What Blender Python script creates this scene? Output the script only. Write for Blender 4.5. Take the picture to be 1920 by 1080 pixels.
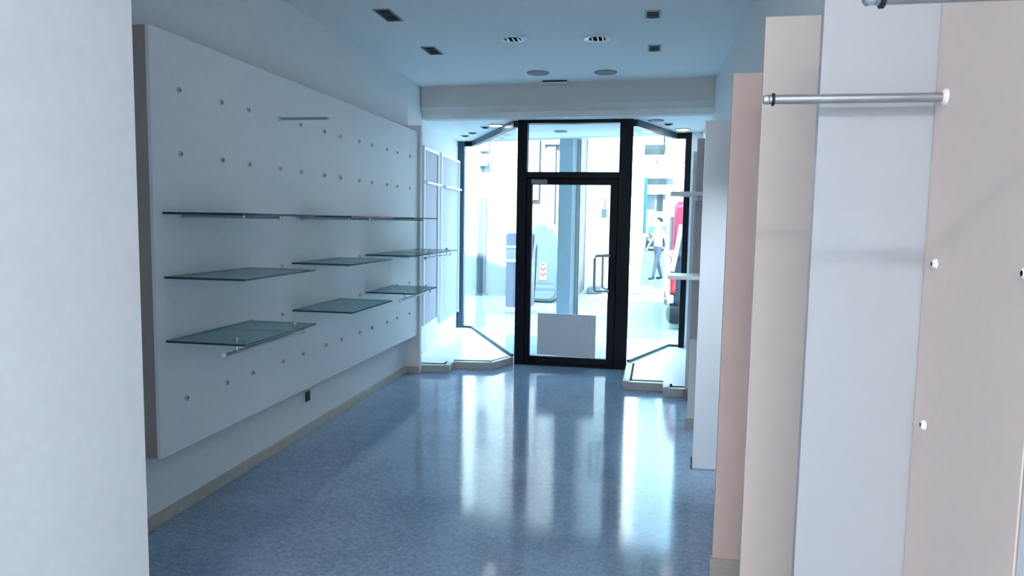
import bpy, bmesh, math, random
import numpy as np
from mathutils import Matrix, Vector
random.seed(7)
for o in list(bpy.data.objects): bpy.data.objects.remove(o)
SC = bpy.context.scene
COL = SC.collection

# ------------------------------------------------------------------ camera
F, ROLL, HY, VPX, EYE = 1350.0, 0.0163, 415.0, 1212.0, 1.58      # focal (px of 1920), roll, horizon row, depth vanishing point, eye height
def camera():
    p = math.atan((540-HY)*math.cos(ROLL)/F)
    cr, sr, cp, sp = math.cos(ROLL), math.sin(ROLL), math.cos(p), math.sin(p)
    B = np.array([[1,0,0],[0,-sp,cp],[0,-cp,-sp]]) @ np.array([[cr,sr,0],[-sr,cr,0],[0,0,1]])
    d = B @ np.array([(VPX-960)/F, (HY+ROLL*(VPX-960)-540)/F, 1])
    a = math.atan2(d[0], d[1])
    R = np.array([[math.cos(a),-math.sin(a),0],[math.sin(a),math.cos(a),0],[0,0,1]]) @ B
    cd = bpy.data.cameras.new('camera'); c = bpy.data.objects.new('camera', cd); COL.objects.link(c)
    cd.sensor_width = 36; cd.lens = F/1920*36; cd.clip_start = 0.02; cd.clip_end = 300
    M = Matrix.Identity(4)
    for i in range(3):
        M[i][0] = R[i,0]; M[i][1] = -R[i,1]; M[i][2] = -R[i,2]
    M[2][3] = EYE
    c.matrix_world = M
    SC.camera = c
camera()

# ------------------------------------------------------------------ world, sun, exposure
SKY, SUN, LAMP = 8.5, 72.0, 62.0
W = bpy.data.worlds.new('World'); SC.world = W; W.use_nodes = True
bg = W.node_tree.nodes['Background']; bg.inputs[0].default_value = (0.46, 0.76, 1.0, 1); bg.inputs[1].default_value = SKY
sd = bpy.data.lights.new('sun', 'SUN'); sd.energy = SUN; sd.angle = math.radians(1.0); sd.color = (0.76, 0.91, 1.0)
so = bpy.data.objects.new('sun', sd); COL.objects.link(so)
so.rotation_euler = Vector((0.35, 0.75, -0.9)).to_track_quat('-Z', 'Y').to_euler()
vs = SC.view_settings
vs.view_transform = 'Standard'; vs.look = 'None'; vs.gamma = 1; vs.use_curve_mapping = False; vs.exposure = 0.74
def portal(p0, p1, z0, z1):          # sampling portals for the sky in the glazed openings
    ld = bpy.data.lights.new('portal', 'AREA'); ld.shape = 'RECTANGLE'
    v = Vector((p1[0]-p0[0], p1[1]-p0[1], 0)); ld.size = v.length; ld.size_y = z1-z0; ld.cycles.is_portal = True
    o = bpy.data.objects.new('portal', ld); COL.objects.link(o)
    x = v.normalized(); y = Vector((0,0,1)); z = x.cross(y)
    if z.y < 0: x = -x; z = -z                       # lights shine along -Z: into the shop
    M = Matrix((x, y, z)).transposed().to_4x4(); M.translation = ((p0[0]+p1[0])/2, (p0[1]+p1[1])/2, (z0+z1)/2)
    o.matrix_world = M
portal((-2.75, 9.98), (0.75, 9.05), -0.02, 2.66)

# ------------------------------------------------------------------ materials
def nmat(name):
    m = bpy.data.materials.new(name); m.use_nodes = True
    return m, m.node_tree.nodes, m.node_tree.links
def mat(name, col, rough=0.6, metal=0.0, noise=0.04, scale=30.0, bump=0.0, spec=0.5):
    m, N, L = nmat(name); b = N['Principled BSDF']
    b.inputs['Roughness'].default_value = rough; b.inputs['Metallic'].default_value = metal
    b.inputs['Specular IOR Level'].default_value = spec
    tc = N.new('ShaderNodeTexCoord'); no = N.new('ShaderNodeTexNoise'); no.inputs['Scale'].default_value = scale; no.inputs['Detail'].default_value = 4
    L.new(tc.outputs['Object'], no.inputs['Vector'])
    r = N.new('ShaderNodeValToRGB'); r.color_ramp.elements[0].position = 0.3; r.color_ramp.elements[1].position = 0.7
    r.color_ramp.elements[0].color = (*[max(0, c*(1-noise)) for c in col], 1); r.color_ramp.elements[1].color = (*[min(1, c*(1+noise)) for c in col], 1)
    L.new(no.outputs['Fac'], r.inputs[0]); L.new(r.outputs[0], b.inputs['Base Color'])
    if bump:
        bp = N.new('ShaderNodeBump'); bp.inputs['Strength'].default_value = bump; bp.inputs['Distance'].default_value = 0.002
        L.new(no.outputs['Fac'], bp.inputs['Height']); L.new(bp.outputs[0], b.inputs['Normal'])
    return m
def emit(name, col, s):
    m, N, L = nmat(name); b = N['Principled BSDF']; b.inputs['Base Color'].default_value = (*col, 1)
    b.inputs['Emission Color'].default_value = (*col, 1); b.inputs['Emission Strength'].default_value = s
    return m
def pane_mat(name, tint=(0.93, 0.98, 0.97), refl=1.0):
    m, N, L = nmat(name); N.remove(N['Principled BSDF']); out = N['Material Output']
    t = N.new('ShaderNodeBsdfTransparent'); t.inputs[0].default_value = (*tint, 1)
    g = N.new('ShaderNodeBsdfGlossy'); g.inputs['Roughness'].default_value = 0.02
    lw = N.new('ShaderNodeLayerWeight'); lw.inputs[0].default_value = 0.5
    pw = N.new('ShaderNodeMath'); pw.operation = 'POWER'; pw.inputs[1].default_value = 5; L.new(lw.outputs['Facing'], pw.inputs[0])
    f = N.new('ShaderNodeMath'); f.operation = 'MULTIPLY_ADD'; f.inputs[1].default_value = 0.9; f.inputs[2].default_value = 0.035; L.new(pw.outputs[0], f.inputs[0])
    mx = N.new('ShaderNodeMixShader'); L.new(f.outputs[0], mx.inputs[0]); L.new(t.outputs[0], mx.inputs[1]); L.new(g.outputs[0], mx.inputs[2]); L.new(mx.outputs[0], out.inputs[0])
    return m
def shelf_glass():
    m, N, L = nmat('frosted shelf glass'); N.remove(N['Principled BSDF']); out = N['Material Output']
    t = N.new('ShaderNodeBsdfTransparent'); t.inputs[0].default_value = (0.62, 0.82, 0.84, 1)
    d = N.new('ShaderNodeBsdfPrincipled'); d.inputs['Base Color'].default_value = (0.34, 0.56, 0.60, 1); d.inputs['Roughness'].default_value = 0.18
    mx = N.new('ShaderNodeMixShader'); mx.inputs[0].default_value = 0.55
    L.new(t.outputs[0], mx.inputs[1]); L.new(d.outputs[0], mx.inputs[2]); L.new(mx.outputs[0], out.inputs[0])
    return m
def terrazzo(name, base, chips, rough):
    m, N, L = nmat(name); b = N['Principled BSDF']
    tc = N.new('ShaderNodeTexCoord')
    v = N.new('ShaderNodeTexVoronoi'); v.inputs['Scale'].default_value = 60
    v2 = N.new('ShaderNodeTexVoronoi'); v2.inputs['Scale'].default_value = 150
    n = N.new('ShaderNodeTexNoise'); n.inputs['Scale'].default_value = 2.2; n.inputs['Detail'].default_value = 6
    for q in (v, v2, n): L.new(tc.outputs['Object'], q.inputs['Vector'])
    r = N.new('ShaderNodeValToRGB'); r.color_ramp.interpolation = 'CONSTANT'
    e = r.color_ramp.elements
    while len(e) < len(chips): e.new(0.5)
    for i, c in enumerate(chips): e[i].position = i/len(chips); e[i].color = (*c, 1)
    L.new(v.outputs['Color'], r.inputs[0])
    r2 = N.new('ShaderNodeValToRGB'); r2.color_ramp.interpolation = 'CONSTANT'
    e = r2.color_ramp.elements
    e[0].color = (*base, 1); e[1].position = 0.62; e[1].color = (*[c*1.35 for c in base], 1)
    L.new(v2.outputs['Color'], r2.inputs[0])
    mx = N.new('ShaderNodeMix'); mx.data_type = 'RGBA'; mx.inputs[0].default_value = 0.45
    L.new(r2.outputs[0], mx.inputs[6]); L.new(r.outputs[0], mx.inputs[7])
    ml = N.new('ShaderNodeMix'); ml.data_type = 'RGBA'; ml.blend_type = 'MULTIPLY'; ml.inputs[0].default_value = 1
    r3 = N.new('ShaderNodeValToRGB'); r3.color_ramp.elements[0].position = .3; r3.color_ramp.elements[1].position = .7
    r3.color_ramp.elements[0].color = (.86,.87,.9,1); r3.color_ramp.elements[1].color = (1.05,1.05,1.05,1)
    L.new(n.outputs['Fac'], r3.inputs[0]); L.new(mx.outputs[2], ml.inputs[6]); L.new(r3.outputs[0], ml.inputs[7])
    L.new(ml.outputs[2], b.inputs['Base Color'])
    mr = N.new('ShaderNodeMapRange'); mr.inputs['To Min'].default_value = rough*0.8; mr.inputs['To Max'].default_value = rough*1.3
    L.new(n.outputs['Fac'], mr.inputs['Value']); L.new(mr.outputs[0], b.inputs['Roughness'])
    b.inputs['IOR'].default_value = 1.42; b.inputs['Specular IOR Level'].default_value = 0.22
    return m
M = {}
M['wall'] = mat('white wall paint', (0.84, 0.86, 0.88), 0.7, bump=0.05, noise=0.02)
M['beam'] = mat('beam paint', (0.70, 0.67, 0.66), 0.75, noise=0.02)
M['ceil'] = mat('ceiling paint', (0.86, 0.88, 0.90), 0.8, noise=0.02)
M['pink'] = mat('pinkish wall paint', (0.80, 0.595, 0.55), 0.7, bump=0.05, noise=0.02)
M['rose'] = mat('pale rose wall paint', (0.74, 0.635, 0.60), 0.7, bump=0.05, noise=0.02)
M['rose2'] = mat('rose grey laminate', (0.70, 0.585, 0.55), 0.6, noise=0.015)
M['lacq'] = mat('white lacquered board', (0.66, 0.68, 0.73), 0.35, noise=0.01)
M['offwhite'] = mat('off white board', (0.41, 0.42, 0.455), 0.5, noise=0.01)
M['greywall'] = mat('grey wall paint', (0.52, 0.51, 0.52), 0.7, noise=0.02)
M['panel'] = mat('display panel laminate', (0.89, 0.90, 0.93), 0.5, noise=0.015)
M['paneledge'] = mat('display panel shaded edge', (0.42, 0.37, 0.36), 0.7)  # brownish end face of the panel, with its shade put into the colour
M['floor'] = terrazzo('polished terrazzo', (0.275, 0.365, 0.50), [(0.23,0.31,0.43),(0.30,0.39,0.53),(0.39,0.49,0.63),(0.25,0.34,0.46),(0.35,0.43,0.54)], 0.10)
M['base'] = mat('beige stone baseboard', (0.52, 0.49, 0.44), 0.4, noise=0.08)
M['greybase'] = mat('grey stone baseboard', (0.30, 0.30, 0.31), 0.4, noise=0.08)
M['ledge'] = mat('white ledge tile', (0.88, 0.89, 0.89), 0.3, noise=0.03)
M['edge'] = mat('pale stone edging', (0.56, 0.56, 0.55), 0.4, noise=0.05)
M['inlay'] = mat('dark inlay strip', (0.035, 0.04, 0.04), 0.8, spec=0.1)
M['frame'] = mat('black painted metal', (0.003, 0.007, 0.013), 0.45, noise=0.2, spec=0.15)
M['frame2'] = mat('dark blue grey metal', (0.035, 0.07, 0.10), 0.4, noise=0.1)
M['glass'] = pane_mat('window glass')
M['shelf'] = shelf_glass()
M['glassedge'] = mat('dark green glass edge', (0.02, 0.05, 0.055), 0.2)
M['chrome'] = mat('satin chrome', (0.62, 0.63, 0.65), 0.28, metal=1.0, noise=0.02)
M['alu'] = mat('brushed aluminium', (0.40, 0.41, 0.43), 0.38, metal=0.9, noise=0.05, scale=80)
M['rubber'] = mat('black rubber', (0.012, 0.012, 0.014), 0.6)
M['dark'] = mat('dark fitting metal', (0.008, 0.011, 0.016), 0.6, spec=0.2)
M['grey'] = mat('mid grey plastic', (0.25, 0.27, 0.30), 0.5)
M['socketgrey'] = mat('grey peg socket', (0.58, 0.60, 0.65), 0.6)
M['white'] = mat('white plastic', (0.82, 0.82, 0.82), 0.4, noise=0.01)
M['lampwhite'] = mat('bright white lamp enamel', (0.95, 0.96, 0.97), 0.25, noise=0.01)
M['ivory'] = mat('white enamel metal', (0.85, 0.87, 0.88), 0.35, noise=0.01)
M['lav'] = mat('lavender grey board', (0.42, 0.42, 0.52), 0.6, noise=0.02)
M['board'] = mat('grey notice board back', (0.80, 0.80, 0.86), 0.6, noise=0.03)
M['lamp'] = emit('lit lamp glass', (1.0, 0.98, 0.92), 9.0)
M['mirror'] = mat('polished reflector', (0.85, 0.87, 0.88), 0.12, metal=1.0, noise=0.02, scale=8)
# outside
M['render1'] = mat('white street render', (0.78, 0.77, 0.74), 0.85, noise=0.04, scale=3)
M['render2'] = mat('darkened pink street render', (0.15, 0.135, 0.14), 0.85, noise=0.05, scale=3)  # pink render, colour lowered so the town house front looks shaded
M['render3'] = mat('darkened white render', (0.30, 0.31, 0.31), 0.85, noise=0.05, scale=3)  # white render with the shade of the town house put into its colour
M['column'] = mat('blue grey painted column', (0.46, 0.54, 0.60), 0.6)
M['road'] = mat('pale street paving', (0.24, 0.27, 0.27), 0.8, noise=0.12, scale=6)
M['kerb'] = mat('grey kerb stone', (0.11, 0.125, 0.13), 0.8, noise=0.1)
M['void'] = mat('dark doorway paint', (0.06, 0.07, 0.09), 0.5)
M['shut'] = mat('slate shutter', (0.10, 0.11, 0.13), 0.6)
M['bin'] = mat('grey container plastic', (0.13, 0.14, 0.19), 0.5)
M['binlight'] = mat('light container band', (0.62, 0.66, 0.7), 0.5)
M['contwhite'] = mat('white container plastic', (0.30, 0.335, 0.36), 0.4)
M['red'] = mat('chevron red', (0.55, 0.12, 0.08), 0.5)
M['carred'] = mat('red car paint', (0.45, 0.03, 0.08), 0.3)
M['carnavy'] = mat('navy car paint', (0.014, 0.022, 0.045), 0.3)
M['tyre'] = mat('tyre rubber', (0.014, 0.016, 0.018), 0.8)
M['carglass'] = mat('car window glass', (0.05, 0.08, 0.1), 0.08)
M['tail'] = mat('tail light red', (0.6, 0.02, 0.04), 0.2)
M['teal'] = mat('teal painted metal', (0.05, 0.26, 0.30), 0.5)
M['skin'] = mat('skin', (0.55, 0.36, 0.28), 0.6)
M['shirt'] = mat('white shirt cloth', (0.75, 0.76, 0.78), 0.9)
M['trouser'] = mat('grey trouser cloth', (0.14, 0.16, 0.21), 0.9)
M['hair'] = mat('dark hair', (0.03, 0.025, 0.02), 0.7)
M['shoe'] = mat('dark shoe', (0.04, 0.04, 0.045), 0.6)

# ------------------------------------------------------------------ mesh helpers
def finish(name, bm, mats, parent=None, loc=(0,0,0), smooth=False):
    me = bpy.data.meshes.new(name)
    bmesh.ops.recalc_face_normals(bm, faces=bm.faces)
    bm.to_mesh(me); bm.free()
    for m in (mats if isinstance(mats, (list, tuple)) else [mats]): me.materials.append(M[m])
    if smooth:
        for p in me.polygons: p.use_smooth = True
        me.set_sharp_from_angle(angle=math.radians(40))
    o = bpy.data.objects.new(name, me); COL.objects.link(o)
    o.location = loc
    if parent: o.parent = parent
    return o
def tag(o, label=None, cat=None, group=None, kind=None):
    if label: o['label'] = label
    if cat: o['category'] = cat
    if group: o['group'] = group
    if kind: o['kind'] = kind
    return o
def empty(name, loc, label=None, cat=None, group=None, kind=None, rz=0):
    o = bpy.data.objects.new(name, None); COL.objects.link(o); o.location = loc; o.rotation_euler = (0,0,rz); o.empty_display_size = 0.1
    return tag(o, label, cat, group, kind)
def bm_box(bm, x0, x1, y0, y1, z0, z1, bev=0, mi=0):
    r = bmesh.ops.create_cube(bm, size=1)
    vs = r['verts']
    for v in vs: v.co = ((x0+x1)/2+v.co.x*(x1-x0), (y0+y1)/2+v.co.y*(y1-y0), (z0+z1)/2+v.co.z*(z1-z0))
    fs = set(f for v in vs for f in v.link_faces)
    for f in fs: f.material_index = mi
    if bev:
        es = list(set(e for v in vs for e in v.link_edges))
        bmesh.ops.bevel(bm, geom=es, offset=bev, segments=2, affect='EDGES', profile=0.5, material=mi)
def box(name, b, m, parent=None, bev=0, off=None):
    """b = (x0,x1,y0,y1,z0,z1) in world coordinates (or the parent's when the parent is rotated)"""
    bm = bmesh.new()
    if parent and abs(parent.rotation_euler.z) < 1e-6:
        q = parent.location
        b = (b[0]-q.x, b[1]-q.x, b[2]-q.y, b[3]-q.y, b[4]-q.z, b[5]-q.z)
    c = ((b[0]+b[1])/2, (b[2]+b[3])/2, b[4])
    bm_box(bm, b[0]-c[0], b[1]-c[0], b[2]-c[1], b[3]-c[1], 0, b[5]-b[4], bev)
    return finish(name, bm, m, parent, c)
def prism(name, pts, z0, z1, m, parent=None, bev=0):
    bm = bmesh.new()
    q = parent.location if parent else Vector()
    vb = [bm.verts.new((p[0]-q.x, p[1]-q.y, z0-q.z)) for p in pts]; vt = [bm.verts.new((p[0]-q.x, p[1]-q.y, z1-q.z)) for p in pts]
    bm.faces.new(vb[::-1]); bm.faces.new(vt); n = len(pts)
    for i in range(n): bm.faces.new((vb[i], vb[(i+1)%n], vt[(i+1)%n], vt[i]))
    if bev: bmesh.ops.bevel(bm, geom=list(bm.edges), offset=bev, segments=2, affect='EDGES')
    return finish(name, bm, m, parent)
def bm_tube(bm, path, r, n=12, mi=0, cap=True):
    path = [Vector(p) for p in path]; rings = []
    rr = r if isinstance(r, (list, tuple)) else [r]*len(path)
    for i, p in enumerate(path):
        d = (path[min(i+1, len(path)-1)]-path[max(i-1, 0)]).normalized()
        u = d.cross(Vector((0,0,1)) if abs(d.z) < 0.9 else Vector((1,0,0))).normalized(); v = d.cross(u)
        rings.append([bm.verts.new(p+rr[i]*(math.cos(2*math.pi*k/n)*u+math.sin(2*math.pi*k/n)*v)) for k in range(n)])
    for a, b in zip(rings, rings[1:]):
        for k in range(n):
            f = bm.faces.new((a[k], a[(k+1)%n], b[(k+1)%n], b[k])); f.material_index = mi
    if cap:
        f = bm.faces.new(rings[0][::-1]); f.material_index = mi
        f = bm.faces.new(rings[-1]); f.material_index = mi
def tube(name, path, r, m, parent=None, n=12):
    bm = bmesh.new(); q = parent.location if parent else Vector()
    bm_tube(bm, [Vector(p)-q for p in path], r, n)
    return finish(name, bm, m, parent, smooth=True)
def lathe(bm, prof, n=28, mi=None, axis='z', c=(0,0,0)):
    """prof = [(radius, height)]; mi = material index per band"""
    rings = []
    for (r, h) in prof:
        ring = []
        for k in range(n):
            a = 2*math.pi*k/n
            p = (r*math.cos(a), r*math.sin(a), h)
            if axis == 'x': p = (h, p[0], p[1])
            elif axis == 'y': p = (p[0], h, p[1])
            ring.append(bm.verts.new((p[0]+c[0], p[1]+c[1], p[2]+c[2])))
        rings.append(ring)
    for i, (a, b) in enumerate(zip(rings, rings[1:])):
        for k in range(n):
            f = bm.faces.new((a[k], a[(k+1)%n], b[(k+1)%n], b[k]))
            if mi: f.material_index = mi[i]
    f = bm.faces.new(rings[0]); f.material_index = mi[0] if mi else 0
    f = bm.faces.new(rings[-1]); f.material_index = mi[-1] if mi else 0
def struct(o, label, cat): return tag(o, label, cat, kind='structure')

# ------------------------------------------------------------------ the room
ZC, ZF, LW, RW = 3.01, 2.67, -2.41, 0.62
WL = [(-2.41, 7.10), (-2.605, 9.86)]                       # front stretch of the left wall, slightly splayed
struct(prism('floor', [(-2.7,-2.7),(0.85,-2.7),(0.85,9.3),(-2.75,10.1)], -0.20, 0.0, 'floor'), 'polished blue grey terrazzo shop floor', 'floor')
struct(box('ceiling', (-2.85, 0.85, -2.7, 7.95, ZC, ZC+0.2), 'ceil'), 'flat white shop ceiling with recessed fittings', 'ceiling')
struct(prism('ceiling_front', [(-2.75,7.735),(0.85,7.465),(0.85,8.93),(-2.75,9.92)], ZF, ZF+0.55, 'ceil'), 'lower white ceiling over the entrance and display ledges', 'ceiling')
def beam():
    bm = bmesh.new()
    prof = [(0.0, ZC), (0.0, 2.79), (0.13, 2.70), (0.13, ZF-0.004), (0.16, ZF-0.004), (0.16, ZC)]
    L0, R0 = (-2.44, 7.63), (RW+0.02, 7.40)
    a = [bm.verts.new((L0[0], L0[1]+d, z)) for d, z in prof]; b = [bm.verts.new((R0[0], R0[1]+d, z)) for d, z in prof]
    n = len(prof); bm.faces.new(a); bm.faces.new(b[::-1])
    for i in range(n): bm.faces.new((a[i], b[i], b[(i+1)%n], a[(i+1)%n]))
    struct(finish('ceiling_beam', bm, 'beam'), 'white ceiling beam with slanted lower edge above the shop door', 'beam')
beam()
struct(box('wall_left', (-2.7, LW, 1.8, 7.10, 0, ZC), 'wall'), 'white side wall behind the long shelf panel', 'wall')
struct(prism('wall_left_front', [WL[0], WL[1], (-2.85, 9.9), (-2.85, 7.10)], 0, ZC, 'wall'), 'bright white side wall of the display window beside the door', 'wall')
struct(box('wall_near_left', (-2.7, -1.40, -2.7, 1.80, 0, ZC), 'wall'), 'plain white wall ending at a sharp corner before the long room', 'wall')
struct(box('wall_right', (RW, 0.85, -2.7, 9.05, 0, ZC), 'wall'), 'white side wall behind the row of stepped partitions', 'wall')
struct(box('wall_back', (-1.40, RW, -2.7, -2.5, 0, ZC), 'wall'), 'white rear wall of the shop', 'wall')
# wall return at the far end of the long panel
nib = struct(box('wall_return', (LW, -2.258, 7.045, 7.10, 0, 2.525), 'wall'), 'narrow white wall return closing the end of the long panel', 'wall')
struct(box('baseboard_left', (LW, LW+0.014, 1.8, 7.045, 0, 0.068), 'base', bev=0.003), 'beige stone baseboard along the white side wall', 'baseboard')
struct(box('baseboard_return', (LW+0.014, -2.258, 7.033, 7.045, 0, 0.068), 'base', bev=0.003), 'short beige stone baseboard under the narrow wall return', 'baseboard')

# stepped partitions along the right wall
PX = 0.345
parts = [ # y, front material, baseboard, label
    (6.63, 'wall', True, 'slim white partition next to the tiled display ledge'),
    (5.62, 'greywall', True, 'slim grey partition behind the two white shelves'),
    (4.67, 'lacq', False, 'slim partition with a bright white board reaching the floor'),
    (3.24, 'pink', True, 'slim pink painted partition with beige baseboard'),
    (2.39, 'rose', True, 'slim pale rose partition between the pink one and the white one'),
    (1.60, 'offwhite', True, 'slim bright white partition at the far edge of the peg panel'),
]
for y, m, bb, lab in parts:
    PX = {6.63: 0.392, 5.62: 0.357}.get(y, 0.342)
    t = empty('wall_partition', ((PX+RW)/2, y, 0), lab, 'partition', kind='structure')
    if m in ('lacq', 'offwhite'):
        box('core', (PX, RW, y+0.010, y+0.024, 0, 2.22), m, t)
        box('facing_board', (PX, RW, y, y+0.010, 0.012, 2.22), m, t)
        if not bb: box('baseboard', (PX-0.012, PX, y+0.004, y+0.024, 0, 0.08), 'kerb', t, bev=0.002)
    else:
        box('core', (PX, RW, y, y+0.024, 0, 2.22), m, t)
    if bb: box('baseboard', (PX-0.012, RW, y-0.012, y+0.024, 0, 0.085), 'base' if y < 5 else 'greybase', t, bev=0.003)

# ------------------------------------------------------------------ display ledges
def ledge(name, pts, front, label):
    t = empty(name, (sum(p[0] for p in pts)/len(pts), sum(p[1] for p in pts)/len(pts), 0), label, 'ledge', kind='structure')
    prism('ledge_slab', pts, 0, 0.072, 'ledge', t)
    # pale edging stones and a dark inlay line along the room side
    for a, b in zip(front, front[1:]):
        A, B = Vector((*a, 0)), Vector((*b, 0)); d = (B-A).normalized(); n = Vector((-d.y, d.x, 0))    # n points into the ledge
        e0, e1 = A-d*0.0, B+d*0.0
        prism('edging_stone', [(A-n*0.012)[:2], (B-n*0.012)[:2], (B+n*0.05)[:2], (A+n*0.05)[:2]], 0.0, 0.0745, 'edge', t, bev=0.003)
        w = 0.115 if abs(d.x) > 0.6 else 0.075
        prism('inlay_strip', [(A+n*0.052)[:2], (B+n*0.052)[:2], (B+n*w)[:2], (A+n*w)[:2]], 0.06, 0.0735, 'inlay', t)
    return t
GL = [(-1.43, 7.84), (-2.375, 9.80), (-2.60, 9.85)]     # left glass line
GR = [(-0.15, 7.84), (0.316, 9.02), (0.62, 8.94)]      # right glass line
fl = [(-2.41,7.11),(-1.986,7.15),(-1.986,7.36),(-1.57,7.43),(-1.42,7.80)]
ledge('display_ledge', fl+GL+[(-2.41,7.2)], fl, 'low white tiled display ledge beside the framed boards, with angled edge')
fr = [(-0.15,7.80),(-0.165,6.85),(0.214,6.87),(0.214,6.67),(0.60,6.69)]
ledge('display_ledge', fr+[(0.62,8.9),(0.316,9.02),(-0.14,7.83)], fr, 'low white tiled display ledge beside the slim partition, square corners')

# ------------------------------------------------------------------ shop door
DY = 7.82
door = empty('door_1', (-0.78, DY, 0), 'black metal framed glass shop door with transom window', 'door', kind='structure')
def D(name, x0, x1, z0, z1, y0=-0.03, y1=0.04, m='frame', parent=door, bev=0.004): return box(name, (x0, x1, DY+y0, DY+y1, z0, z1), m, parent, bev)
D('frame_post', -1.398, -1.292, 0, 2.67, -0.05, 0.07); D('frame_post', -0.304, -0.165, 0, 2.67, -0.05, 0.07)
D('frame_head', -1.292, -0.304, 2.633, 2.67, -0.05, 0.07); D('transom_bar', -1.292, -0.304, 2.05, 2.117, -0.05, 0.07)
D('threshold', -1.292, -0.304, 0, 0.022, -0.05, 0.07)
D('transom_pane', -1.292, -0.304, 2.117, 2.633, 0.006, 0.014, 'glass', bev=0)
D('leaf_stile', -1.288, -1.232, 0.024, 2.046); D('leaf_stile', -0.388, -0.308, 0.024, 2.046)
D('leaf_top_rail', -1.232, -0.388, 1.982, 2.046); D('leaf_bottom_rail', -1.232, -0.388, 0.024, 0.100)
for a, b in ((-1.292, -1.275), (-0.322, -0.304)): D('door_stop', a, b, 0.022, 2.05, 0.045, 0.06, bev=0)
D('door_stop', -1.275, -0.322, 2.033, 2.05, 0.045, 0.06, bev=0); D('door_stop', -1.275, -0.322, 0.022, 0.04, 0.045, 0.06, bev=0)
D('leaf_pane', -1.232, -0.388, 0.100, 1.982, 0.002, 0.010, 'glass', bev=0)
def handle(yo, x, z0, z1, r):
    h = 0.03; xs = -0.375
    pts = [(xs, DY+yo*0.5, z1), (x+h, DY+yo, z1), (x+h*.3, DY+yo, z1-h*.3), (x, DY+yo, z1-h), (x, DY+yo, z0+h), (x+h*.3, DY+yo, z0+h*.3), (x+h, DY+yo, z0), (xs, DY+yo*0.5, z0)]
    tag(tube('pull_handle', pts, r, 'alu', door), 'bent metal pull handle')
handle(-0.07, -0.532, 0.845, 1.228, 0.014); handle(0.085, -0.455, 0.86, 1.235, 0.012)
dc = D('door_closer', -1.235, -1.065, 1.992, 2.035, -0.085, -0.03, 'grey', bev=0.006)

# grey board screwed to the glass
nb = empty('notice_board', (-0.825, DY-0.005, 0.10), 'blank grey board fixed to the lower door glass', 'board')
def bd():
    bm = bmesh.new()
    q = [(-1.147,0.118),(-0.505,0.104),(-0.505,0.575),(-1.147,0.578)]
    for y in (DY-0.012, DY-0.001):
        pass
    a = [bm.verts.new((x-nb.location.x, -0.008, z-nb.location.z)) for x, z in q]; b = [bm.verts.new((x-nb.location.x, 0.004, z-nb.location.z)) for x, z in q]
    bm.faces.new(a); bm.faces.new(b[::-1])
    for i in range(4): bm.faces.new((a[i], b[i], b[(i+1)%4], a[(i+1)%4]))
    finish('sheet', bm, 'board', nb)
    for x, z in ((-1.125,0.14),(-0.527,0.126),(-0.527,0.555),(-1.125,0.556)):
        bm = bmesh.new(); lathe(bm, [(0.011,0),(0.011,-0.003),(0.006,-0.007)], 12, axis='y')
        finish('screw', bm, 'white', nb, (x-nb.location.x, -0.008, z-nb.location.z), True)
bd()

# ------------------------------------------------------------------ angled shop windows
def window(name, pts, posts, label, sgn):
    t = empty(name, (pts[1][0], pts[1][1], 0), label, 'window', kind='structure')
    for a, b in zip(pts, pts[1:]):
        A, B = Vector((*a,0)), Vector((*b,0)); d = (B-A).normalized(); n = Vector((-d.y, d.x, 0))
        def bar(nm, z0, z1, w, m): prism(nm, [(A-n*w)[:2], (B-n*w)[:2], (B+n*w)[:2], (A+n*w)[:2]], z0, z1, m, t)
        bar('pane', 0.085, 2.60, 0.005, 'glass'); bar('head_bar', 2.60, 2.67, 0.03, 'frame2' if a == pts[0] else 'frame'); bar('sill_bar', 0.072, 0.10, 0.014, 'frame2')
    for (x0, x1, y0, y1, m) in posts: box('post', (x0, x1, y0, y1, 0.07, 2.67), m, t, bev=0.004)
window('window_1', GL, [(-2.64, -2.505, 9.79, 9.88, 'frame2')], 'angled shop window with dark blue post beside the framed boards', 1)
window('window_2', [GR[0], GR[1], (0.50, 8.99)], [(0.43, 0.515, 8.95, 9.02, 'frame')], 'angled shop window with slim black post beside the partitions', 1)
struct(box('wall_right_front', (0.50, RW, 8.93, 9.05, 0, ZF), 'wall'), 'narrow white wall strip beside the slim black window post', 'wall')

# ------------------------------------------------------------------ long peg panel with glass shelves
XP, PZ0, PZ1, PY0, PY1 = -2.28, 0.40, 2.458, 3.04, 7.03
panel = empty('pegboard_wall', (XP, (PY0+PY1)/2, PZ0), 'long white wall panel dotted with rows of peg sockets', 'panel')
box('panel_front', (XP-0.02, XP, PY0, PY1, PZ0, PZ1), 'panel', panel, bev=0.002)
box('panel_side', (LW, XP-0.02, PY0+0.002, PY0+0.022, PZ0+0.002, PZ1-0.002), 'paneledge', panel)
box('panel_top', (LW, XP-0.02, PY0+0.022, PY1, PZ1-0.022, PZ1-0.002), 'panel', panel)
def socket_mesh(r=0.0145, h=0.008, ms=('socketgrey', 'dark'), dome=False):
    bm = bmesh.new()
    if dome: lathe(bm, [(r,0),(r*0.95,h*0.4),(r*0.75,h*0.75),(r*0.42,h),(r*0.36,h*0.6)], 20, [0,0,0,1], 'x')
    else: lathe(bm, [(r,0),(r,h*0.7),(r*0.85,h),(r*0.5,h),(r*0.45,h*0.3)], 16, [0,0,0,1], 'x')
    me = bpy.data.meshes.new('peg_socket'); bmesh.ops.recalc_face_normals(bm, faces=bm.faces); bm.to_mesh(me); bm.free()
    for m in ms: me.materials.append(M[m])
    for p in me.polygons: p.use_smooth = True
    me.set_sharp_from_angle(angle=math.radians(40))
    return me
SOCK = socket_mesh(ms=('socketgrey', 'grey'))
ROWS = [0.655, 0.962, 1.273, 1.582, 1.886, 2.195]
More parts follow.
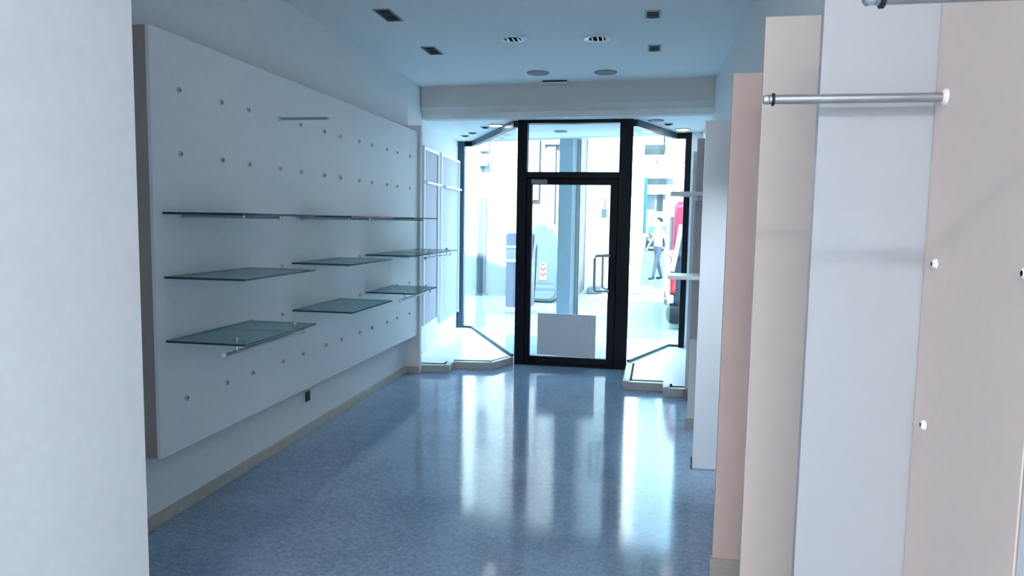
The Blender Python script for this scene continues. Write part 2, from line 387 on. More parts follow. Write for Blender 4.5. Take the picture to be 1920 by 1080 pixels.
COLS = [3.25, 3.61, 3.88, 4.24, 4.52, 4.88, 5.155, 5.515, 5.785, 6.145, 6.415, 6.775]
for z in ROWS:
    for y in COLS:
        o = bpy.data.objects.new('peg_socket', SOCK); COL.objects.link(o); o.parent = panel
        o.location = (0, y-panel.location.y, z-panel.location.z)
def shelf(pair, row, label, rail=False, grp=None):
    y0, y1 = COLS[pair*2], COLS[pair*2+1]; z = ROWS[row]; yc = (y0+y1)/2+{4:-0.02}.get(pair, 0.03)
    t = empty('glass_shelf', (XP, yc, z), label, 'shelf', grp)
    L, w = {4:0.66, 5:0.70}.get(pair, 0.75), 0.43
    bm = bmesh.new(); bm_box(bm, 0.012, w, -L/2, L/2, 0.006, 0.016)
    for f in bm.faces:
        if abs(f.normal.z) < 0.5: f.material_index = 1
    finish('glass_plate', bm, ['shelf', 'glassedge'], t)
    for y in (y0, y1):
        bm = bmesh.new(); bm_tube(bm, [(0.0085, y-yc, -0.003), (0.33, y-yc, -0.003)], 0.0075, 10); bm_tube(bm, [(0.33, y-yc, -0.003), (0.338, y-yc, -0.003)], 0.010, 10)
        finish('support_rod', bm, 'chrome', t, smooth=True)
    if rail:
        x = 0.34
        bm = bmesh.new(); bm_tube(bm, [(x, -0.40, -0.035), (x, 0.40, -0.035)], 0.008, 12); r = finish('hanging_rail', bm, 'alu', t, smooth=True)
        for y in (-0.30, 0.29):
            bm = bmesh.new(); bm_tube(bm, [(x, y, -0.030), (x, y, 0.030)], 0.006, 10); bm_tube(bm, [(x, y, 0.017), (x, y, 0.034)], 0.011, 12)
            finish('rail_hook', bm, 'chrome', t, smooth=True)
        for y in (-0.41, 0.405):
            bm = bmesh.new(); bmesh.ops.create_uvsphere(bm, u_segments=14, v_segments=8, radius=0.014); finish('end_ball', bm, 'white', t, (x, y, -0.035), True)
g = 'glass shelves on the peg panel'
row_names = {3: 'top row', 2: 'middle row', 1: 'bottom row'}
for row in (3, 2, 1):
    for pair in ((0, 2, 4, 5) if row == 2 else (0, 2, 4)):
        rail = (row, pair) in ((1,0), (1,4), (2,5))
        where = {0: 'farthest from the shop door', 2: 'second along from the corner wall', 4: 'third along from the corner wall', 5: 'closest to the shop door'}[pair]
        if pair == 4 and row != 2: where = 'closest to the shop door'
        shelf(pair, row, 'frosted glass shelf in the %s %s%s' % (row_names[row], where, ', metal rail below' if rail else ''), rail, g)
def faceout(x, y, z, sgn, L, label, r=0.0085, ring=True):
    t = empty('display_rod', (x, y, z), label, 'rod')
    bm = bmesh.new(); lathe(bm, [(0.017,0),(0.017,0.006),(0.013,0.012)] if sgn > 0 else [(0.016,0),(0.0155,-0.004),(0.011,-0.008)], 20, axis='x'); finish('wall_socket', bm, 'white', t, smooth=True)
    bm = bmesh.new(); bm_tube(bm, [(sgn*0.008,0,0),(sgn*L,0,0)], r, 16); finish('rod', bm, 'alu', t, smooth=True)
    bm = bmesh.new(); lathe(bm, [(r*0.9,sgn*L),(r*1.05,sgn*(L+0.002)),(r*1.05,sgn*(L+0.009)),(r*0.8,sgn*(L+0.012))], 16, axis='x'); finish('end_cap', bm, 'chrome', t, smooth=True)
    if ring:
        bm = bmesh.new(); lathe(bm, [(r*1.02,sgn*(L-0.010)),(r*1.4,sgn*(L-0.009)),(r*1.4,sgn*(L-0.005)),(r*1.02,sgn*(L-0.004))], 16, axis='x'); finish('rubber_ring', bm, 'rubber', t, smooth=True)
faceout(XP, COLS[3], ROWS[5], 1, 0.32, 'dark metal rod sticking out of the long panel above the shelves', 0.008, False)

# power socket below the panel
ps = empty('power_socket', (LW, 4.81, 0.235), 'white framed power socket with black insert under the long panel', 'socket')
box('frame_plate', (LW, LW+0.01, 4.755, 4.865, 0.235, 0.325), 'white', ps, bev=0.003)
box('insert', (LW+0.01, LW+0.014, 4.785, 4.86, 0.243, 0.317), 'rubber', ps, bev=0.001)

# ------------------------------------------------------------------ peg panel by the camera, with rods
XR = 0.56
p1 = empty('pegboard', (XR, 1.30, 0.0), 'pale rose peg panel against the bright white partition', 'panel')
box('panel_board', (XR, XR+0.06, 1.162, 1.598, 0.0, 2.60), 'rose2', p1, bev=0.002)
p2 = empty('pegboard', (XR, 0.5, 0.0), 'whiter peg panel joining the pale rose one', 'panel')
box('panel_board', (XR, XR+0.06, 0.30, 1.155, 0.0, 2.60), 'lacq', p2, bev=0.002)
DOME = socket_mesh(0.0105, 0.008, ('white', 'dark'), True)
for y, z, p in ((1.537, 1.51, p1), (1.537, 1.188, p1), (1.192, 1.515, p1)):
    if True:
        o = bpy.data.objects.new('peg_socket', DOME); COL.objects.link(o); o.parent = p; o.rotation_euler = (0,0,math.pi)
        o.location = (0, y-p.location.y, z-p.location.z)
faceout(XR, 1.545, 1.832, -1, 0.325, 'round metal rod with black ring sticking out before the white partition', 0.0092)
faceout(XR, 0.86, 1.828, -1, 0.325, 'round metal rod with black ring on the whiter peg panel', 0.0092)

# ------------------------------------------------------------------ two white shelves on the partitions
for z, lab in ((1.775, 'slim white shelf jutting from the partitions, upper of two'), (1.20, 'slim white shelf jutting from the partitions, lower of two')):
    t = empty('wall_shelf', (0.36, 5.2, z), lab, 'shelf', 'white shelves on the partitions')
    box('shelf_board', (0.158, RW, 5.05, 5.35, z, z+0.026), 'lacq', t, bev=0.003)
    box('shelf_bracket', (0.345, RW, 5.3, 5.33, z-0.03, z), 'alu', t, bev=0.003)

# ------------------------------------------------------------------ framed boards on the front side wall
ang = math.atan2(0.195, 2.76)
def wallpt(y): return WL[0][0]-(y-7.10)*0.195/2.76
def framed(y0, y1, z0, z1, bars, label):
    t = empty('framed_board', (wallpt(y0), y0, z0), label, 'board', 'framed boards beside the shop window', rz=ang)
    L = (y1-y0)/math.cos(ang); H = z1-z0; w = 0.035
    box('backing_board', (0.004, 0.02, w, L-w, 0.0, H-w), 'lav', t)
    box('side_bar', (0.002, 0.04, 0, w, 0, H), 'ivory', t, bev=0.004); box('side_bar', (0.002, 0.04, L-w, L, 0, H), 'ivory', t, bev=0.004)
    box('top_bar', (0.002, 0.04, w, L-w, H-w, H), 'ivory', t, bev=0.004)
    for (a, b, z) in bars: box('cross_bar', (0.02, 0.07, a, b, z-z0-0.012, z-z0+0.012), 'ivory', t, bev=0.004)
framed(7.67, 8.43, 0.40, 2.385, [(0.03, 0.73, 1.995)], 'narrow lavender board in a white frame next to the wall return')
framed(8.58, 9.78, 0.30, 2.40, [(0.14, 1.19, 2.0)], 'wider lavender board in a white frame next to the window post')

# ------------------------------------------------------------------ ceiling fittings
def rect_fit(x0, x1, y0, y1, label):
    t = empty('recessed_spotlight', ((x0+x1)/2, (y0+y1)/2, ZC), label, 'ceiling light', 'dark recessed ceiling fittings')
    w = 0.012
    bm = bmesh.new()
    for b in ((x0-w, x1+w, y0-w, y0), (x0-w, x1+w, y1, y1+w), (x0-w, x0, y0, y1), (x1, x1+w, y0, y1)):
        bm_box(bm, b[0]-t.location.x, b[1]-t.location.x, b[2]-t.location.y, b[3]-t.location.y, -0.006, 0)
    finish('rim', bm, 'grey', t)
    box('dark_box', (x0, x1, y0, y1, ZC-0.003, ZC), 'dark', t)
    ym = (y0+y1)/2
    for yy in ((y0+ym)/2, (y1+ym)/2):
        bm = bmesh.new(); lathe(bm, [(0.036,0),(0.034,-0.006),(0.026,-0.004),(0.012,-0.003)], 16); finish('lamp_head', bm, 'dark', t, (0, yy-t.location.y, -0.003), True)
rect_fit(-1.88, -1.78, 4.83, 5.10, 'long dark recessed ceiling fitting above the glass shelf side, farther from the beam')
rect_fit(-1.88, -1.78, 5.90, 6.15, 'long dark recessed ceiling fitting above the glass shelf side, nearer the beam')
rect_fit(-0.045, 0.04, 5.09, 5.25, 'small dark recessed ceiling fitting on the partition side, farther from the beam')
rect_fit(-0.025, 0.06, 6.06, 6.24, 'small dark recessed ceiling fitting on the partition side, nearer the beam')
def downlight(x, y, z, r, kind, label, grp='round ceiling downlights'):
    t = empty('round_downlight', (x, y, z), label, 'ceiling light', grp)
    bm = bmesh.new(); lathe(bm, [(r,0.0),(r,-0.006),(r*0.93,-0.012),(r*0.86,-0.008)], 32)
    finish('rim', bm, 'lampwhite' if kind == 'bright' else 'grey', t, smooth=True)
    if kind == 'bright':
        bm = bmesh.new()
        lathe(bm, [(r*0.86,-0.006),(r*0.6,-0.008),(r*0.5,-0.008)], 32); finish('reflector', bm, 'grey', t, smooth=True)
        for sx in (-0.32, 0.05, 0.4):
            bm = bmesh.new(); bm_tube(bm, [(r*sx, -r*0.6, -0.010), (r*sx, r*0.6, -0.010)], r*0.07, 10); finish('lamp_tube', bm, 'lampwhite', t, smooth=True)
    elif kind == 'lit':
        bm = bmesh.new(); lathe(bm, [(r*0.86,-0.009),(r*0.6,-0.014),(r*0.2,-0.017)], 24); finish('lamp_glass', bm, 'lamp', t, smooth=True)
    else:
        bm = bmesh.new(); lathe(bm, [(r*0.86,-0.009),(r*0.6,-0.013),(r*0.2,-0.014)], 24); finish('cover', bm, 'grey', t, smooth=True)
downlight(-1.078, 5.71, ZC, 0.112, 'bright', 'grey round downlight with bright white rim, on the glass shelf side')
downlight(-0.422, 5.77, ZC, 0.112, 'bright', 'grey round downlight with bright white rim, on the partition side')
downlight(-1.072, 7.015, ZC, 0.108, 'off', 'flat grey round downlight close to the beam beside the slim fitting')
downlight(-0.429, 7.055, ZC, 0.108, 'off', 'flat grey round downlight close to the beam, on the partition side')
ef = empty('ceiling_fitting', (-0.96, 7.44, ZC), 'slim rectangular white fitting on the ceiling at the beam', 'ceiling light')
box('housing', (-1.09, -0.83, 7.40, 7.50, ZC-0.02, ZC), 'white', ef, bev=0.004); box('front_strip', (-1.085, -0.835, 7.394, 7.40, ZC-0.016, ZC-0.003), 'dark', ef)
g2 = 'ceiling lights over the display ledges'
downlight(-1.72, 8.16, ZF, 0.085, 'lit', 'lit round downlight over the angled display ledge', g2)
downlight(0.064, 7.90, ZF, 0.085, 'off', 'grey round downlight over the square display ledge', g2)
downlight(0.375, 8.63, ZF, 0.085, 'lit', 'lit round downlight near the slim black window post', g2)
for x, y, lab in ((-1.885, 8.33, 'small dark square spot beside the lit downlight over the angled ledge'), (-2.165, 8.86, 'small dark square spot between the lit downlight and the blue window post'), (-2.33, 9.14, 'small dark square spot closest to the blue window post'),
               (0.20, 8.18, 'small dark square spot between two downlights over the square ledge')):
    t = empty('square_spotlight', (x, y, ZF), lab, 'ceiling light', g2)
    box('plate', (x-0.05, x+0.05, y-0.05, y+0.05, ZF-0.008, ZF), 'grey', t, bev=0.002)
    bm = bmesh.new(); lathe(bm, [(0.036,0),(0.034,-0.008),(0.02,-0.006)], 16); finish('lamp_head', bm, 'dark', t, (0,0,-0.008), True)

# lamp in the rear part of the shop, behind the viewpoint
rl = empty('ceiling_lamp', (-0.2, -1.8, ZC), 'long white fluorescent ceiling lamp in the rear of the shop', 'ceiling light')
box('housing', (-0.8, 0.4, -1.95, -1.65, ZC-0.05, ZC), 'white', rl, bev=0.005)
box('diffuser', (-0.78, 0.38, -1.93, -1.67, ZC-0.07, ZC-0.05), 'lamp', rl)
ld = bpy.data.lights.new('fluorescent_light', 'AREA'); ld.shape = 'RECTANGLE'; ld.size = 1.16; ld.size_y = 0.26; ld.energy = LAMP; ld.color = (0.98, 1.0, 0.97)
lo = bpy.data.objects.new('fluorescent_light', ld); COL.objects.link(lo); lo.parent = rl; lo.location = (0, 0, -0.075)

# unseen ceiling spot, added to brighten the white board partition
st = empty('recessed_spotlight', (-0.02, 3.05, ZC), 'added unseen ceiling spot that brightens the white board partition', 'ceiling light')
box('rim', (-0.075, 0.035, 2.96, 3.14, ZC-0.006, ZC), 'grey', st)
bm = bmesh.new(); lathe(bm, [(0.036,0),(0.034,-0.03),(0.026,-0.028)], 16); finish('lamp_head', bm, 'dark', st, (0,0,-0.006), True)
sl = bpy.data.lights.new('added_spot_beam', 'SPOT'); sl.energy = 165; sl.spot_size = math.radians(40); sl.spot_blend = 1.0; sl.shadow_soft_size = 0.03; sl.color = (0.74, 0.91, 1.0)
slo = bpy.data.objects.new('added_spot_beam', sl); COL.objects.link(slo); slo.parent = st; slo.location = (0, 0, -0.05)
slo.rotation_euler = (Vector((0.58, 4.67, 0.75))-Vector((-0.02, 3.05, ZC-0.05))).to_track_quat('-Z', 'Y').to_euler()

# ------------------------------------------------------------------ outside
G = -0.05
struct(prism('ground', [(-40,10.0),(40,9.6),(40,120),(-40,120)], G-0.2, G, 'road'), 'pale sunlit street paving', 'street')
struct(prism('entrance_slab', [(-2.75,9.95),(-1.40,7.88),(-0.16,7.88),(0.34,9.06),(0.85,9.0),(0.85,9.93),(-2.75,10.05)], G-0.1, -0.008, 'ledge'), 'white stone slab of the recessed entrance', 'slab')
# outer wall above the entrance
struct(prism('wall_facade', [(-2.9,9.9),(0.9,8.9),(0.9,9.1),(-2.9,10.1)], ZF, 6.5, 'render1'), 'outer wall above the recessed shop entrance', 'wall')
struct(prism('wall_street_left', [(-16,13.6),(-2.86,9.95),(-2.86,9.6),(-16,13.2)], -0.05, 6.5, 'render1'), 'outer wall of the neighbouring house beyond the framed boards', 'wall')
struct(prism('wall_street_right', [(0.86,9.02),(14,5.6),(14,5.2),(0.86,8.7)], -0.05, 6.5, 'render1'), 'outer wall of the house next to the shop, beyond the partitions', 'wall')
# column at the street line with the shutter guide
ct = empty('entrance_column', (-1.03, 9.62, -0.008), 'blue grey entrance column with dark shutter guide on its side', 'column')
box('shaft', (-1.155, -0.97, 9.55, 9.72, -0.008, ZF), 'column', ct, bev=0.004)
box('edge_strip', (-0.97, -0.925, 9.57, 9.70, -0.008, ZF), 'ivory', ct, bev=0.003)
box('shutter_guide', (-0.925, -0.885, 9.56, 9.70, -0.008, ZF), 'grey', ct, bev=0.003)
box('guide_lip', (-0.885, -0.870, 9.58, 9.68, -0.008, ZF), 'frame2', ct)
downlight(-1.05, 8.75, ZF, 0.08, 'off', 'grey round downlight over the entrance slab outside the door', 'lights of the recessed entrance')
# opposite building A
A = empty('town_house', (-6, 15.5, G), 'white rendered town house across the street with narrow dark doorway', 'building')
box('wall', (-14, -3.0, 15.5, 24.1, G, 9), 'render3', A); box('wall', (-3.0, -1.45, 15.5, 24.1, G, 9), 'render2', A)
def reveal(parent, x0, x1, z0, z1, y, m, nm, fm='render2'):
    w = box(nm, (x0, x1, y-0.012, y+0.0, z0, z1), m, parent)
    for b in ((x0-0.03, x0, z0, z1), (x1, x1+0.03, z0, z1), (x0-0.03, x1+0.03, z1, z1+0.03)): pass
    return w
box('doorway', (-3.65, -3.45, 15.47, 15.5, G, 2.07), 'void', A, bev=0.004)
box('door_step', (-3.7, -3.4, 15.3, 15.5, G, G+0.03), 'kerb', A)
box('wall_plate', (-3.63, -3.42, 15.38, 15.5, 2.76, 2.90), 'kerb', A, bev=0.01)
box('upper_shutter', (-3.62, -3.41, 15.45, 15.5, 3.08, 3.55), 'shut', A, bev=0.004)
wf = box('window_frame', (-2.14, -1.95, 15.44, 15.5, 1.44, 3.22), 'shut', A, bev=0.004)
box('window_leaf', (-0.045, 0.045, -0.045, -0.031, 0.04, 1.70), 'render2', wf)
box('window_lintel', (-2.2, -1.88, 15.40, 15.5, 3.22, 3.27), 'shut', A)
box('pink_bay', (-2.75, -2.3, 15.42, 15.5, 2.05, 5.0), 'render2', A)
# building B, its side runs along the receding street
Bb = empty('corner_house', (-3, 17.5, G), 'bright white corner house with balcony along the receding street', 'building')
box('wall', (-9, -0.5, 24.2, 60, G, 10), 'render1', Bb); box('wall', (-1.44, -0.12, 17.5, 43, G, 10), 'render1', Bb)
box('corner_pilaster', (-0.36, -0.10, 17.42, 17.5, G, 10), 'render1', Bb)
bal = box('balcony', (-0.12, 0.48, 21.5, 23.2, 3.72, 3.86), 'kerb', Bb, bev=0.01)
bm = bmesh.new()
for i in range(8):
    y = -0.8+i*0.228; bm_tube(bm, [(0.27, y, 0.14), (0.27, y, 0.85)], 0.012, 6)
for i in range(5):
    x = -0.25+i*0.13; bm_tube(bm, [(x, -0.82, 0.14), (x, -0.82, 0.85)], 0.012, 6)
bm_tube(bm, [(-0.28,-0.82,0.85),(0.27,-0.82,0.85),(0.27,0.8,0.85)], 0.018, 8)
finish('railing', bm, 'shut', bal)
sh = box('shop_sign', (-0.12, 0.87, 28.0, 28.12, 2.69, 3.05), 'ivory', Bb, bev=0.01)
box('awning_top', (-0.12, 0.95, 28.1, 29.4, 3.05, 3.30), 'kerb', Bb, bev=0.02)
box('awning_drop', (-0.12, 0.30, 28.3, 28.5, 2.12, 2.69), 'grey', Bb, bev=0.01)
box('awning_drop', (0.36, 0.60, 28.3, 28.5, 2.05, 2.69), 'shut', Bb, bev=0.01)
tube('drain_pipe', [(-0.06, 27.9, 1.2), (-0.06, 27.9, 3.3)], 0.06, 'teal', Bb)
wl = box('wall_lantern', (-1.05, -0.93, 17.33, 17.5, 1.70, 1.91), 'shut', Bb, bev=0.01)
tube('lantern_arm', [(-0.99, 17.42, 1.91), (-0.99, 17.42, 2.1), (-0.99, 17.5, 2.16)], 0.012, 'shut', Bb)
C_ = empty('far_house', (5, 62, G), 'pale house closing the far end of the street', 'building')
box('wall', (-1, 14, 62, 70, G, 11), 'render1', C_)
for x in (0.6, 2.6):
    for z in (3.6, 6.6): box('window', (x, x+0.9, 61.9, 62, z, z+1.5), 'shut', C_)
box('roof', (-1.3, 14.3, 61.6, 70.3, 11, 11.3), 'kerb', C_)
E_ = empty('side_house', (9, 20, G), 'pale house on the far side of the street behind the parked van', 'building')
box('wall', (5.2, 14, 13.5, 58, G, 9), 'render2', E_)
for y in (18, 22, 26): box('window', (5.12, 5.2, y, y+1.0, 1.2, 2.7), 'shut', E_)
tag(prism('kerb_stone', [(-1.29,16.42),(0.20,17.0),(0.20,17.5),(-1.29,16.95)], G, 0.10, 'kerb', bev=0.02), 'low grey kerb step in front of the white corner house', 'kerb')

# waste containers
def bins():
    t = empty('waste_container', (-2.2, 13.0, G), 'dark grey waste container with pale horizontal bands', 'container')
    bm = bmesh.new()
    a = [(-2.43, 0.02), (-1.99, 0.02), (-1.98, 1.10), (-1.92, 1.42), (-2.45, 1.42), (-2.44, 1.10)]
    f = [bm.verts.new((x+2.2, -0.45, z)) for x, z in a]; b = [bm.verts.new((x+2.2, 0.10, z)) for x, z in a]
    bm.faces.new(f); bm.faces.new(b[::-1])
    for i in range(6): bm.faces.new((f[i], b[i], b[(i+1)%6], f[(i+1)%6]))
    bmesh.ops.bevel(bm, geom=list(bm.edges), offset=0.03, segments=2, affect='EDGES')
    finish('body', bm, 'bin', t)
    for z0, z1 in ((0.86, 0.92), (1.11, 1.15)): box('band', (-2.45, -1.97, 12.53, 12.56, z0, z1), 'binlight', t, bev=0.005)
    box('panel', (-2.435, -1.985, 12.54, 12.556, 0.93, 1.10), 'grey', t)
    box('base_rim', (-2.45, -1.97, 12.52, 13.12, G, G+0.10), 'binlight', t, bev=0.02)
    for x in (-2.37, -2.05):
        for y in (12.65, 13.0):
            bm = bmesh.new(); lathe(bm, [(0.06,-0.02),(0.06,0.02)], 14, axis='x'); finish('wheel', bm, 'tyre', t, (x+2.2, y-13.0, 0.06), True)
    t = empty('recycling_container', (-2.11, 14.80, G), 'rounded white recycling container with red chevron marking', 'container')
    bm = bmesh.new()
    prof = [(-0.20,0.12),(-0.13,0.04),(0.26,0.04),(0.36,0.10),(0.385,0.22),(0.385,0.9),(0.36,1.30),(0.27,1.52),(0.14,1.62),(0.0,1.62),(-0.13,1.50),(-0.20,1.25),(-0.22,0.7)]
    f = [bm.verts.new((x, -0.5, z)) for x, z in prof]; b = [bm.verts.new((x, 0.5, z)) for x, z in prof]; n = len(prof)
    bm.faces.new(f); bm.faces.new(b[::-1])
    for i in range(n): bm.faces.new((f[i], b[i], b[(i+1)%n], f[(i+1)%n]))
    bmesh.ops.bevel(bm, geom=[e for e in bm.edges if abs(e.verts[0].co.y-e.verts[1].co.y) < .01], offset=0.05, segments=3, affect='EDGES')
    finish('body', bm, 'contwhite', t, smooth=True)
    box('lower_groove', (-2.28, -1.76, 14.293, 14.305, 0.22, 0.26), 'grey', t); box('lower_groove', (-2.27, -1.80, 14.293, 14.305, 0.34, 0.37), 'grey', t)
    mk = box('marking_plate', (-2.075, -1.94, 14.280, 14.300, 0.42, 0.76), 'ivory', t)
    for k in range(3):
        bm = bmesh.new(); z = 0.06+0.11*k
        q = [(-0.06, z+0.06), (0.0, z), (0.06, z+0.06), (0.06, z+0.105), (0.0, z+0.045), (-0.06, z+0.105)]
        a = [bm.verts.new((x, -0.014, min(zz, 0.335))) for x, zz in q]; c = [bm.verts.new((x, -0.009, min(zz, 0.335))) for x, zz in q]
        for i in ((0,1,4,5), (1,2,3,4)):
            bm.faces.new([a[j] for j in i]); bm.faces.new([c[j] for j in i][::-1])
        for i in range(6): bm.faces.new((a[i], c[i], c[(i+1)%6], a[(i+1)%6]))
        finish('chevron', bm, 'red', mk)
    box('foot', (-2.25, -1.85, 14.40, 15.20, G, G+0.06), 'kerb', t)
bins()

# vehicles
def side_prism(bm, prof, x0, x1, bev):          # profile in (y, z), extruded across x
    a = [bm.verts.new((x0, y, z)) for y, z in prof]; b = [bm.verts.new((x1, y, z)) for y, z in prof]; n = len(prof)
    bm.faces.new(a); bm.faces.new(b[::-1])
    for i in range(n): bm.faces.new((a[i], b[i], b[(i+1)%n], a[(i+1)%n]))
    bmesh.ops.bevel(bm, geom=list(bm.edges), offset=bev, segments=3, affect='EDGES')
def wheel(t, x, y, r, s):
    bm = bmesh.new(); lathe(bm, [(r*0.9,-0.1),(r,-0.07),(r,0.07),(r*0.9,0.1)], 22, axis='x'); w = finish('wheel', bm, 'tyre', t, (x, y, r), True)
    bm = bmesh.new(); lathe(bm, [(r*0.6,0.085*s),(r*0.6,0.108*s),(r*0.2,0.112*s)], 16, axis='x'); finish('hub_cap', bm, 'alu', w, (0,0,0), True)
def van():
    t = empty('parked_van', (1.275, 11.45, G), 'parked van with navy lower body and red upper body', 'van')
    w = 0.88
    bm = bmesh.new(); side_prism(bm, [(0,0.28),(4.2,0.28),(4.3,0.6),(4.2,1.0),(3.4,1.12),(0.0,1.12),(-0.06,0.7)], -w, w, 0.05); finish('lower_body', bm, 'carnavy', t, smooth=True)
    bm = bmesh.new(); side_prism(bm, [(0.0,1.1),(3.3,1.1),(2.7,1.95),(2.5,2.05),(0.3,2.05),(0.1,1.95)], -w+0.03, w-0.03, 0.06); finish('upper_body', bm, 'carred', t, smooth=True)
    bm = bmesh.new(); bm_box(bm, -0.78, 0.78, -0.01, 0.05, 1.14, 1.62, 0.012); ob = finish('rear_window', bm, 'carglass', t); ob.location = (0, 0.015, 0)
    bm = bmesh.new(); bm_box(bm, -0.93, 0.93, -0.2, 0.12, 0.10, 0.36, 0.08); finish('rear_bumper', bm, 'tyre', t, smooth=True)
    for s in (-1, 1):
        bm = bmesh.new(); bm_box(bm, s*0.845-0.05, s*0.845+0.05, -0.085, 0.1, 0.56, 0.86, 0.03); finish('tail_light', bm, 'tail', t, smooth=True)
        bm = bmesh.new(); bm_box(bm, s*0.87-0.045, s*0.87+0.045, -0.085, 0.02, 0.40, 0.53, 0.02); finish('reflector', bm, 'ivory', t)
        bm = bmesh.new(); bm_tube(bm, [(s*0.86, -0.05, 0.9), (s*0.82, -0.045, 1.12), (s*0.74, -0.01, 1.62)], 0.035, 8); finish('pillar_trim', bm, 'ivory', t, smooth=True)
        bm = bmesh.new(); bm_box(bm, s*w-0.02, s*w+0.02, 0.5, 2.3, 1.2, 1.75, 0.01); finish('side_window', bm, 'carglass', t); 
        wheel(t, s*0.78, 0.75, 0.33, s); wheel(t, s*0.78, 3.4, 0.33, s)
    bm = bmesh.new(); bm_box(bm, -0.26, 0.26, -0.085, -0.05, 0.62, 0.73, 0.004); finish('number_plate', bm, 'ivory', t)
van()
def car():
    t = empty('parked_car', (0.86, 44.0, G), 'dark car with pale bonnet parked far down the street', 'car')
    w = 0.85
    bm = bmesh.new(); side_prism(bm, [(0,0.25),(4.0,0.25),(4.1,0.7),(3.9,0.95),(1.1,0.98),(0.05,0.80)], -w, w, 0.06); finish('body', bm, 'carnavy', t, smooth=True)
    bm = bmesh.new(); side_prism(bm, [(0.9,0.96),(3.9,0.94),(3.5,1.42),(1.7,1.46)], -0.72, 0.72, 0.06); finish('cabin', bm, 'teal', t, smooth=True)
    bm = bmesh.new(); bm_box(bm, -0.6, 0.6, 0.2, 1.0, 0.93, 1.0, 0.02); finish('bonnet', bm, 'ivory', t)
    for s in (-1, 1):
        bm = bmesh.new(); bm_box(bm, s*0.62-0.14, s*0.62+0.14, -0.04, 0.08, 0.60, 0.74, 0.03); finish('headlight', bm, 'ivory', t)
        wheel(t, s*0.76, 0.8, 0.31, s); wheel(t, s*0.76, 3.2, 0.31, s)
car()

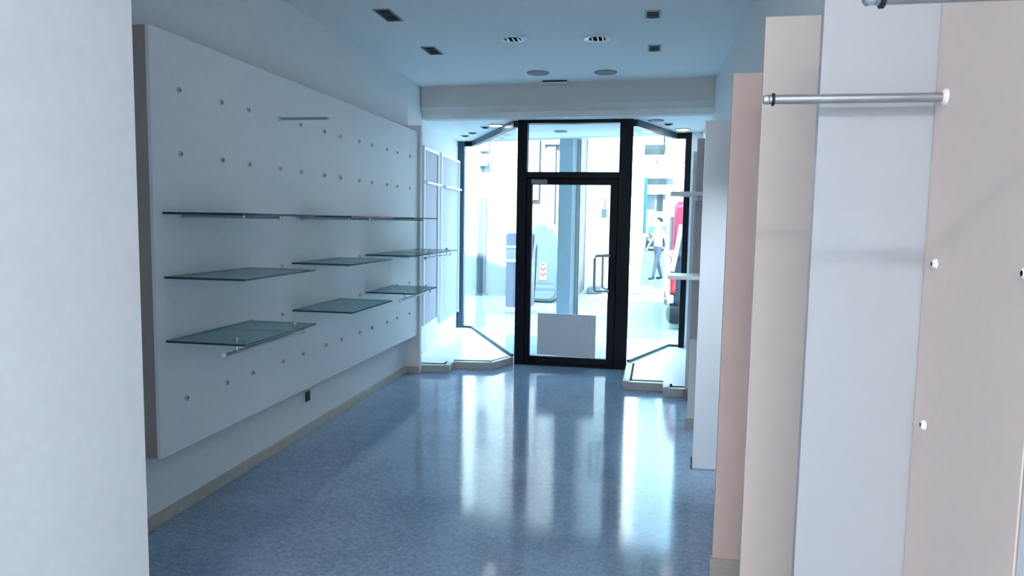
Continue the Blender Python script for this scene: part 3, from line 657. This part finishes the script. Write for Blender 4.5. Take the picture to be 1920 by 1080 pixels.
# person walking on the street
def person():
    V = {}; vl = []; ed = []; rad = []
    def v(n, x, y, z, r, par=None, ry=None):
        V[n] = len(vl); vl.append((x, y, z)); rad.append((r, ry or r))
        if par: ed.append((V[par], V[n]))
    v('pel', 0, 0, 0.96, 0.13, None, 0.12); v('waist', 0, 0.01, 1.10, 0.125, 'pel', 0.10); v('chest', 0, 0.01, 1.32, 0.155, 'waist', 0.11); v('ubase', 0, 0.0, 1.46, 0.10, 'chest', 0.08)
    v('neck', -0.01, 0, 1.54, 0.052, 'ubase'); v('jaw', -0.03, 0, 1.62, 0.072, 'neck'); v('skull', -0.015, 0, 1.70, 0.098, 'jaw'); v('crown', 0.0, 0, 1.775, 0.062, 'skull')
    for s, k in ((-1, 'a'), (1, 'b')):
        st = -0.17*s                                   # arms swing against legs
        v('sh'+k, 0, 0.17*s, 1.44, 0.062, 'ubase'); v('el'+k, st*0.5+0.03, 0.24*s, 1.17, 0.045, 'sh'+k); v('wr'+k, st-0.04, 0.23*s, 0.95, 0.032, 'el'+k); v('pa'+k, st-0.07, 0.23*s, 0.87, 0.034, 'wr'+k)
        for i in range(4): v('f%d%s' % (i, k), st-0.10+0.02*i-0.0, 0.23*s, 0.785+0.008*abs(i-1.5), 0.009, 'pa'+k)
        v('th'+k, st-0.13, 0.21*s, 0.84, 0.010, 'pa'+k)
        lx = 0.19*s
        v('hp'+k, 0.0, 0.09*s, 0.90, 0.105, 'pel'); v('kn'+k, lx*0.45-0.03, 0.10*s, 0.50, 0.066, 'hp'+k); v('an'+k, lx, 0.10*s, 0.10, 0.046, 'kn'+k); v('hl'+k, lx+0.02, 0.10*s, 0.045, 0.042, 'an'+k); v('to'+k, lx-0.17, 0.11*s, 0.035, 0.034, 'hl'+k)
    me = bpy.data.meshes.new('tmp'); me.from_pydata(vl, ed, []); ob = bpy.data.objects.new('tmp', me); COL.objects.link(ob)
    sk = ob.modifiers.new('s', 'SKIN'); ss = ob.modifiers.new('u', 'SUBSURF'); ss.levels = 2; ss.render_levels = 2
    for i, r in enumerate(rad): me.skin_vertices[0].data[i].radius = r; me.skin_vertices[0].data[i].use_root = (i == 0)
    dg = bpy.context.evaluated_depsgraph_get(); nm = bpy.data.meshes.new_from_object(ob.evaluated_get(dg)); bpy.data.objects.remove(ob)
    nm.materials.clear()
    for k in ('skin', 'shirt', 'trouser', 'shoe'): nm.materials.append(M[k])
    for p in nm.polygons:
        c = p.center; p.use_smooth = True
        arm = abs(c.y) > 0.185 and c.z > 0.7
        if c.z < 0.085: p.material_index = 3
        elif arm: p.material_index = 1 if c.z > 1.22 else 0
        elif c.z > 1.50: p.material_index = 0
        elif c.z > 0.98: p.material_index = 1
        else: p.material_index = 2
    t = empty('person', (0.36, 21.5, G), 'person in white shirt and grey trousers walking along the street', 'person', rz=0.5)
    b = bpy.data.objects.new('body', nm); COL.objects.link(b); b.parent = t
    bm = bmesh.new(); bmesh.ops.create_uvsphere(bm, u_segments=16, v_segments=10, radius=0.112)
    for q in bm.verts:
        q.co.x = q.co.x*1.0+0.025; q.co.z *= 0.92
    bmesh.ops.delete(bm, geom=[q for q in bm.verts if q.co.z < -0.05 or (q.co.x < -0.045 and q.co.z < 0.035)], context='VERTS')
    finish('hair', bm, 'hair', t, (-0.012, 0, 1.715), True)
    bm = bmesh.new(); bmesh.ops.create_cone(bm, segments=8, radius1=0.018, radius2=0.006, depth=0.05, cap_ends=True); o = finish('nose', bm, 'skin', t, (-0.112, 0, 1.675), True); o.rotation_euler = (0, 0.35, 0)
    for s in (-1, 1):
        bm = bmesh.new(); bmesh.ops.create_uvsphere(bm, u_segments=8, v_segments=6, radius=0.013); finish('eye', bm, 'hair', t, (-0.098, 0.033*s, 1.70), True)
        bm = bmesh.new(); bmesh.ops.create_uvsphere(bm, u_segments=8, v_segments=6, radius=0.028)
        for q in bm.verts: q.co.y *= 0.4
        finish('ear', bm, 'skin', t, (0.0, 0.1*s, 1.675), True)
    bm = bmesh.new(); bm_box(bm, -0.004, 0.004, -0.025, 0.025, -0.006, 0.006, 0.002); finish('mouth', bm, 'red', t, (-0.1, 0, 1.625))
person()
